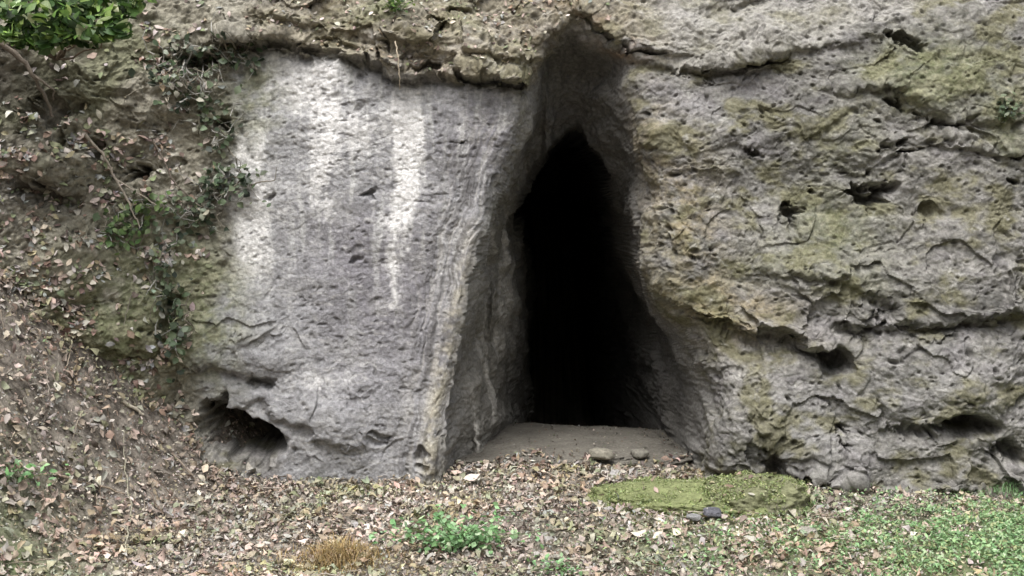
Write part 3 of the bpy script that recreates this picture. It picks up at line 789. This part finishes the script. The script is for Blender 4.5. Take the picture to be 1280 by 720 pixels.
creeper(None, (26, 20), 18, 110, 'small green creeper growing on the bank left of the slab', [(.10, .17, .05), (.17, .24, .09), (.05, .08, .03)], [4, 3, 3], [(165, 275), (190, 260), (150, 290)])
creeper(None, (20, 45), 24, 130, 'dark green creeper in the gully beside the mossy rock', DG, [5, 4, 1, 4, 1], [(215, 380), (222, 420), (205, 350)])

def rosette(name, px, py, h, n, spread, size, cols, wts, label, cat, stems=10, down=False):
    p0, n_ = hit(px, py); root = empty(name, tuple(p0), label, cat)
    st, lp = [], []
    for _ in range(stems):
        d_ = rng.normal(size=3) * spread; d_[1] = d_[1] * .7 - .02; d_[2] = h * rng.uniform(.4, 1)
        e_ = p0 + d_
        st.append(tube([p0, p0 + d_ * np.array([.4, .4, .6]), e_], .002, .0008, (.12, .16, .06), 5))
        for _ in range(n // stems):
            q = rng.uniform(.3, 1); lp.append(p0 + d_ * q + rng.normal(size=3) * .018)
    lp = np.array(lp)
    o = build('stem', *join(*st), M_green); under(o, root)
    o = build('foliage', *leaves(lp, np.broadcast_to(np.array([0, -.3, .9]), lp.shape), rng.uniform(size[0], size[1], len(lp)), palette(len(lp), cols, wts), .6, .15, .2, .45), M_green); under(o, root)
    return root
FG_ = [(.20, .38, .16), (.31, .49, .26), (.12, .23, .09), (.45, .57, .37)]
rosette('herb', 572, 690, .16, 620, .13, (.012, .034), FG_, [5, 4, 3, 1.5], 'bright green low herb in the centre of the leaf litter', 'herb', 44)
rosette('herb', 490, 12, .07, 120, .07, (.012, .03), GREEN, [5, 4, 3, 1, 2], 'small green herb sprouting on top of the tan overhang', 'herb', 10)
rosette('herb', 1255, 150, .12, 150, .06, (.015, .03), DG, [5, 5, 1, 4, 0], 'dark green herb rooted in a crack high on the right wall', 'herb', 10)
rosette('herb', 18, 600, .07, 120, .09, (.015, .035), FG_, [4, 2, 5, 0], 'small green herb low on the left slope', 'herb', 10)
rosette('herb', 700, 712, .05, 90, .08, (.012, .028), FG_, [4, 3, 4, 1], 'tiny green herb right of the bright central one', 'herb', 10)

def tuft(px, py, n, L, spread, cols, wts, label, cat='grass tuft', lean=(0, 0)):
    p0, _ = hit(px, py)
    root_o = empty('grass_tuft', tuple(p0), label, cat)
    Vs, Fs, Cs = [], [], []
    cl_ = palette(n, cols, wts)
    for i in range(n):
        b0 = p0 + np.append(rng.normal(size=2) * spread * .5, 0); l_ = L * rng.uniform(.35, 1.15) * (.3 + .8 * math.exp(-float(((b0 - p0)[:2] ** 2).sum()) / (spread * .55) ** 2)); a = rng.uniform(0, 6.28)
        out = np.array([math.cos(a) + lean[0], math.sin(a) + lean[1], 0]) * rng.uniform(.3, 1.1); wv = np.array([-math.sin(a), math.cos(a), 0]) * rng.uniform(.0012, .003)
        v = []
        for q in np.linspace(0, 1, 6):
            c_ = b0 + out * l_ * q ** 1.6 * .8 + np.array([0, 0, 1]) * l_ * (q - .62 * q * q)
            v += [c_ - wv * (1 - q * .9), c_ + wv * (1 - q * .9)]
        o_ = len(Vs) * 12; Vs.append(v); Fs += [[o_ + 2 * j, o_ + 2 * j + 1, o_ + 2 * j + 3, o_ + 2 * j + 2] for j in range(5)]; Cs.append(np.repeat(cl_[i][None], 12, 0))
    o = build('foliage', np.array(Vs).reshape(-1, 3), np.array(Fs), np.array(Cs).reshape(-1, 3), M_green); under(o, root_o)
tuft(426, 700, 1000, .17, .19, [(.36, .26, .11), (.44, .33, .16), (.24, .17, .07), (.38, .30, .18)], [5, 3, 2, 2], 'orange brown tuft of dry grass at the bottom of the slope')
tuft(1262, 612, 160, .11, .10, FG_, [4, 3, 3, 0], 'fresh green grass tuft against the right wall foot')

# ground cover at the right: a carpet of small leaves
n = 34000
x = 2.05 + rng.normal(size=n) * .50; y = -1.0 + rng.normal(size=n) * .40
x2 = rng.uniform(-2.4, 2.4, 2500); y2 = rng.uniform(-1.9, -.2, 2500); m2 = fbm(x2 * 3, y2 * 3, 0, 3, seed=120) + .25 * ss(-.2, 1.2, x2) > .34
x3 = .72 + rng.normal(size=700) * .25; y3 = -1.0 + rng.normal(size=700) * .18
x4 = .80 + rng.uniform(-.46, .46, 2600); y4 = -.40 + rng.normal(size=2600) * .17
x = np.concatenate([x, x2[m2], x3]); y = np.concatenate([y, y2[m2], y3])
fb = fbm(x * 6, y * 6, 0, 3, seed=121); g = (fb > -.12) & (y < .1) & (y > -2.2) & (x < 2.85); x, y = x[g], y[g]
p = np.stack([x, y, ground_z(x, y) + .012], 1); ok = before_rock(p, 0); p = p[ok]; n = len(p)
p[:, 2] += rng.uniform(0, .03, n)
mm = ground_z(x4, y4); p4 = np.stack([x4, y4, mm + .01], 1); p4 = p4[before_rock(p4, 0)]
lv4 = leaves(p4, ground_n(p4[:, 0], p4[:, 1]), rng.uniform(.006, .016, len(p4)), palette(len(p4), [(.30, .32, .13), (.40, .42, .19), (.19, .21, .08)], [4, 3, 3]), .5, .3, .3, .7)
lv = leaves(p, ground_n(p[:, 0], p[:, 1]), rng.uniform(.008, .026, n), palette(n, [(.22, .38, .17), (.32, .47, .24), (.15, .26, .11), (.46, .56, .36), (.36, .40, .20)], [4, 5, 2.5, 2.6, 2.4]), .42, .15, .2, .5)
o = build('ground_cover', *join(lv, lv4), M_green); tag(o, 'low green carpet of tiny leaves in front of the right wall', 'ground cover', kind='stuff')

# single fallen leaves that stand out
for (px, py, s_, c, lb) in [(590, 603, .075, (.66, .56, .50), 'pinkish white curled leaf at the left foot of the cave mouth'),
                            (572, 596, .05, (.55, .42, .36), 'smaller pink leaf beside the pinkish white one'),
                            (800, 672, .06, (.62, .56, .46), 'pale cream leaf in front of the mossy boulder'),
                            (62, 486, .05, (.66, .62, .52), 'whitish leaf midway up the left slope'),
                            (450, 645, .06, (.60, .47, .34), 'light orange leaf right of centre left litter'),
                            (255, 590, .055, (.62, .52, .40), 'pale tan leaf below the small hollow under the slab')]:
    p_, n_ = hit(px, py)
    v, f, c_ = leaves(np.array([[0, 0, 0.]]), np.array([n_ + np.array([0, -.3, .5])]), s_, np.array([c]), .6, .3, .3, .1)
    o = build('fallen_leaf', v, f, c_, M_leaf); o.location = tuple(p_ + n_ * .03); tag(o, lb, 'leaf', 'bright fallen leaves that stand out of the litter')

# ------------------------------------------------------------------ light, sky, camera
w = bpy.data.worlds.new('World'); SC.world = w; w.use_nodes = True
nt = w.node_tree; bg = nt.nodes['Background']
sky = nt.nodes.new('ShaderNodeTexSky'); sky.sky_type = 'NISHITA'; sky.sun_disc = False
SE, SR = R(62), R(200)
sky.sun_elevation = SE; sky.sun_rotation = SR; sky.dust_density = 5; sky.air_density = 1.0
hs = nt.nodes.new('ShaderNodeHueSaturation'); hs.inputs['Saturation'].default_value = .25
nt.links.new(sky.outputs[0], hs.inputs['Color']); nt.links.new(hs.outputs[0], bg.inputs['Color']); bg.inputs['Strength'].default_value = .15
sl = bpy.data.lights.new('sun', 'SUN'); sl.energy = 1.3; sl.angle = R(25); sl.color = (1, .97, .93)
so = bpy.data.objects.new('sun', sl); COL.objects.link(so)
# light travels from the sun's place down to the ground: azimuth measured like the sky's sun rotation
dirv = Vector((math.sin(SR) * math.cos(SE), math.cos(SR) * math.cos(SE), math.sin(SE)))
so.rotation_euler = dirv.to_track_quat('Z', 'Y').to_euler(); so.location = dirv * 10

cam = bpy.data.cameras.new('camera'); co = bpy.data.objects.new('camera', cam); COL.objects.link(co)
co.location = (0, -D, ZC); co.rotation_euler = (R(90), 0, 0)
cam.sensor_width = 36; cam.lens = 36 * F / 1280; cam.shift_y = -(360 - HV) / 1280; cam.clip_end = 500; cam.clip_start = .05
SC.camera = co
SC.view_settings.view_transform = 'Standard'; SC.view_settings.look = 'None'; SC.view_settings.exposure = .80; SC.view_settings.gamma = 1
SC.cycles.max_bounces = 6; SC.cycles.diffuse_bounces = 4
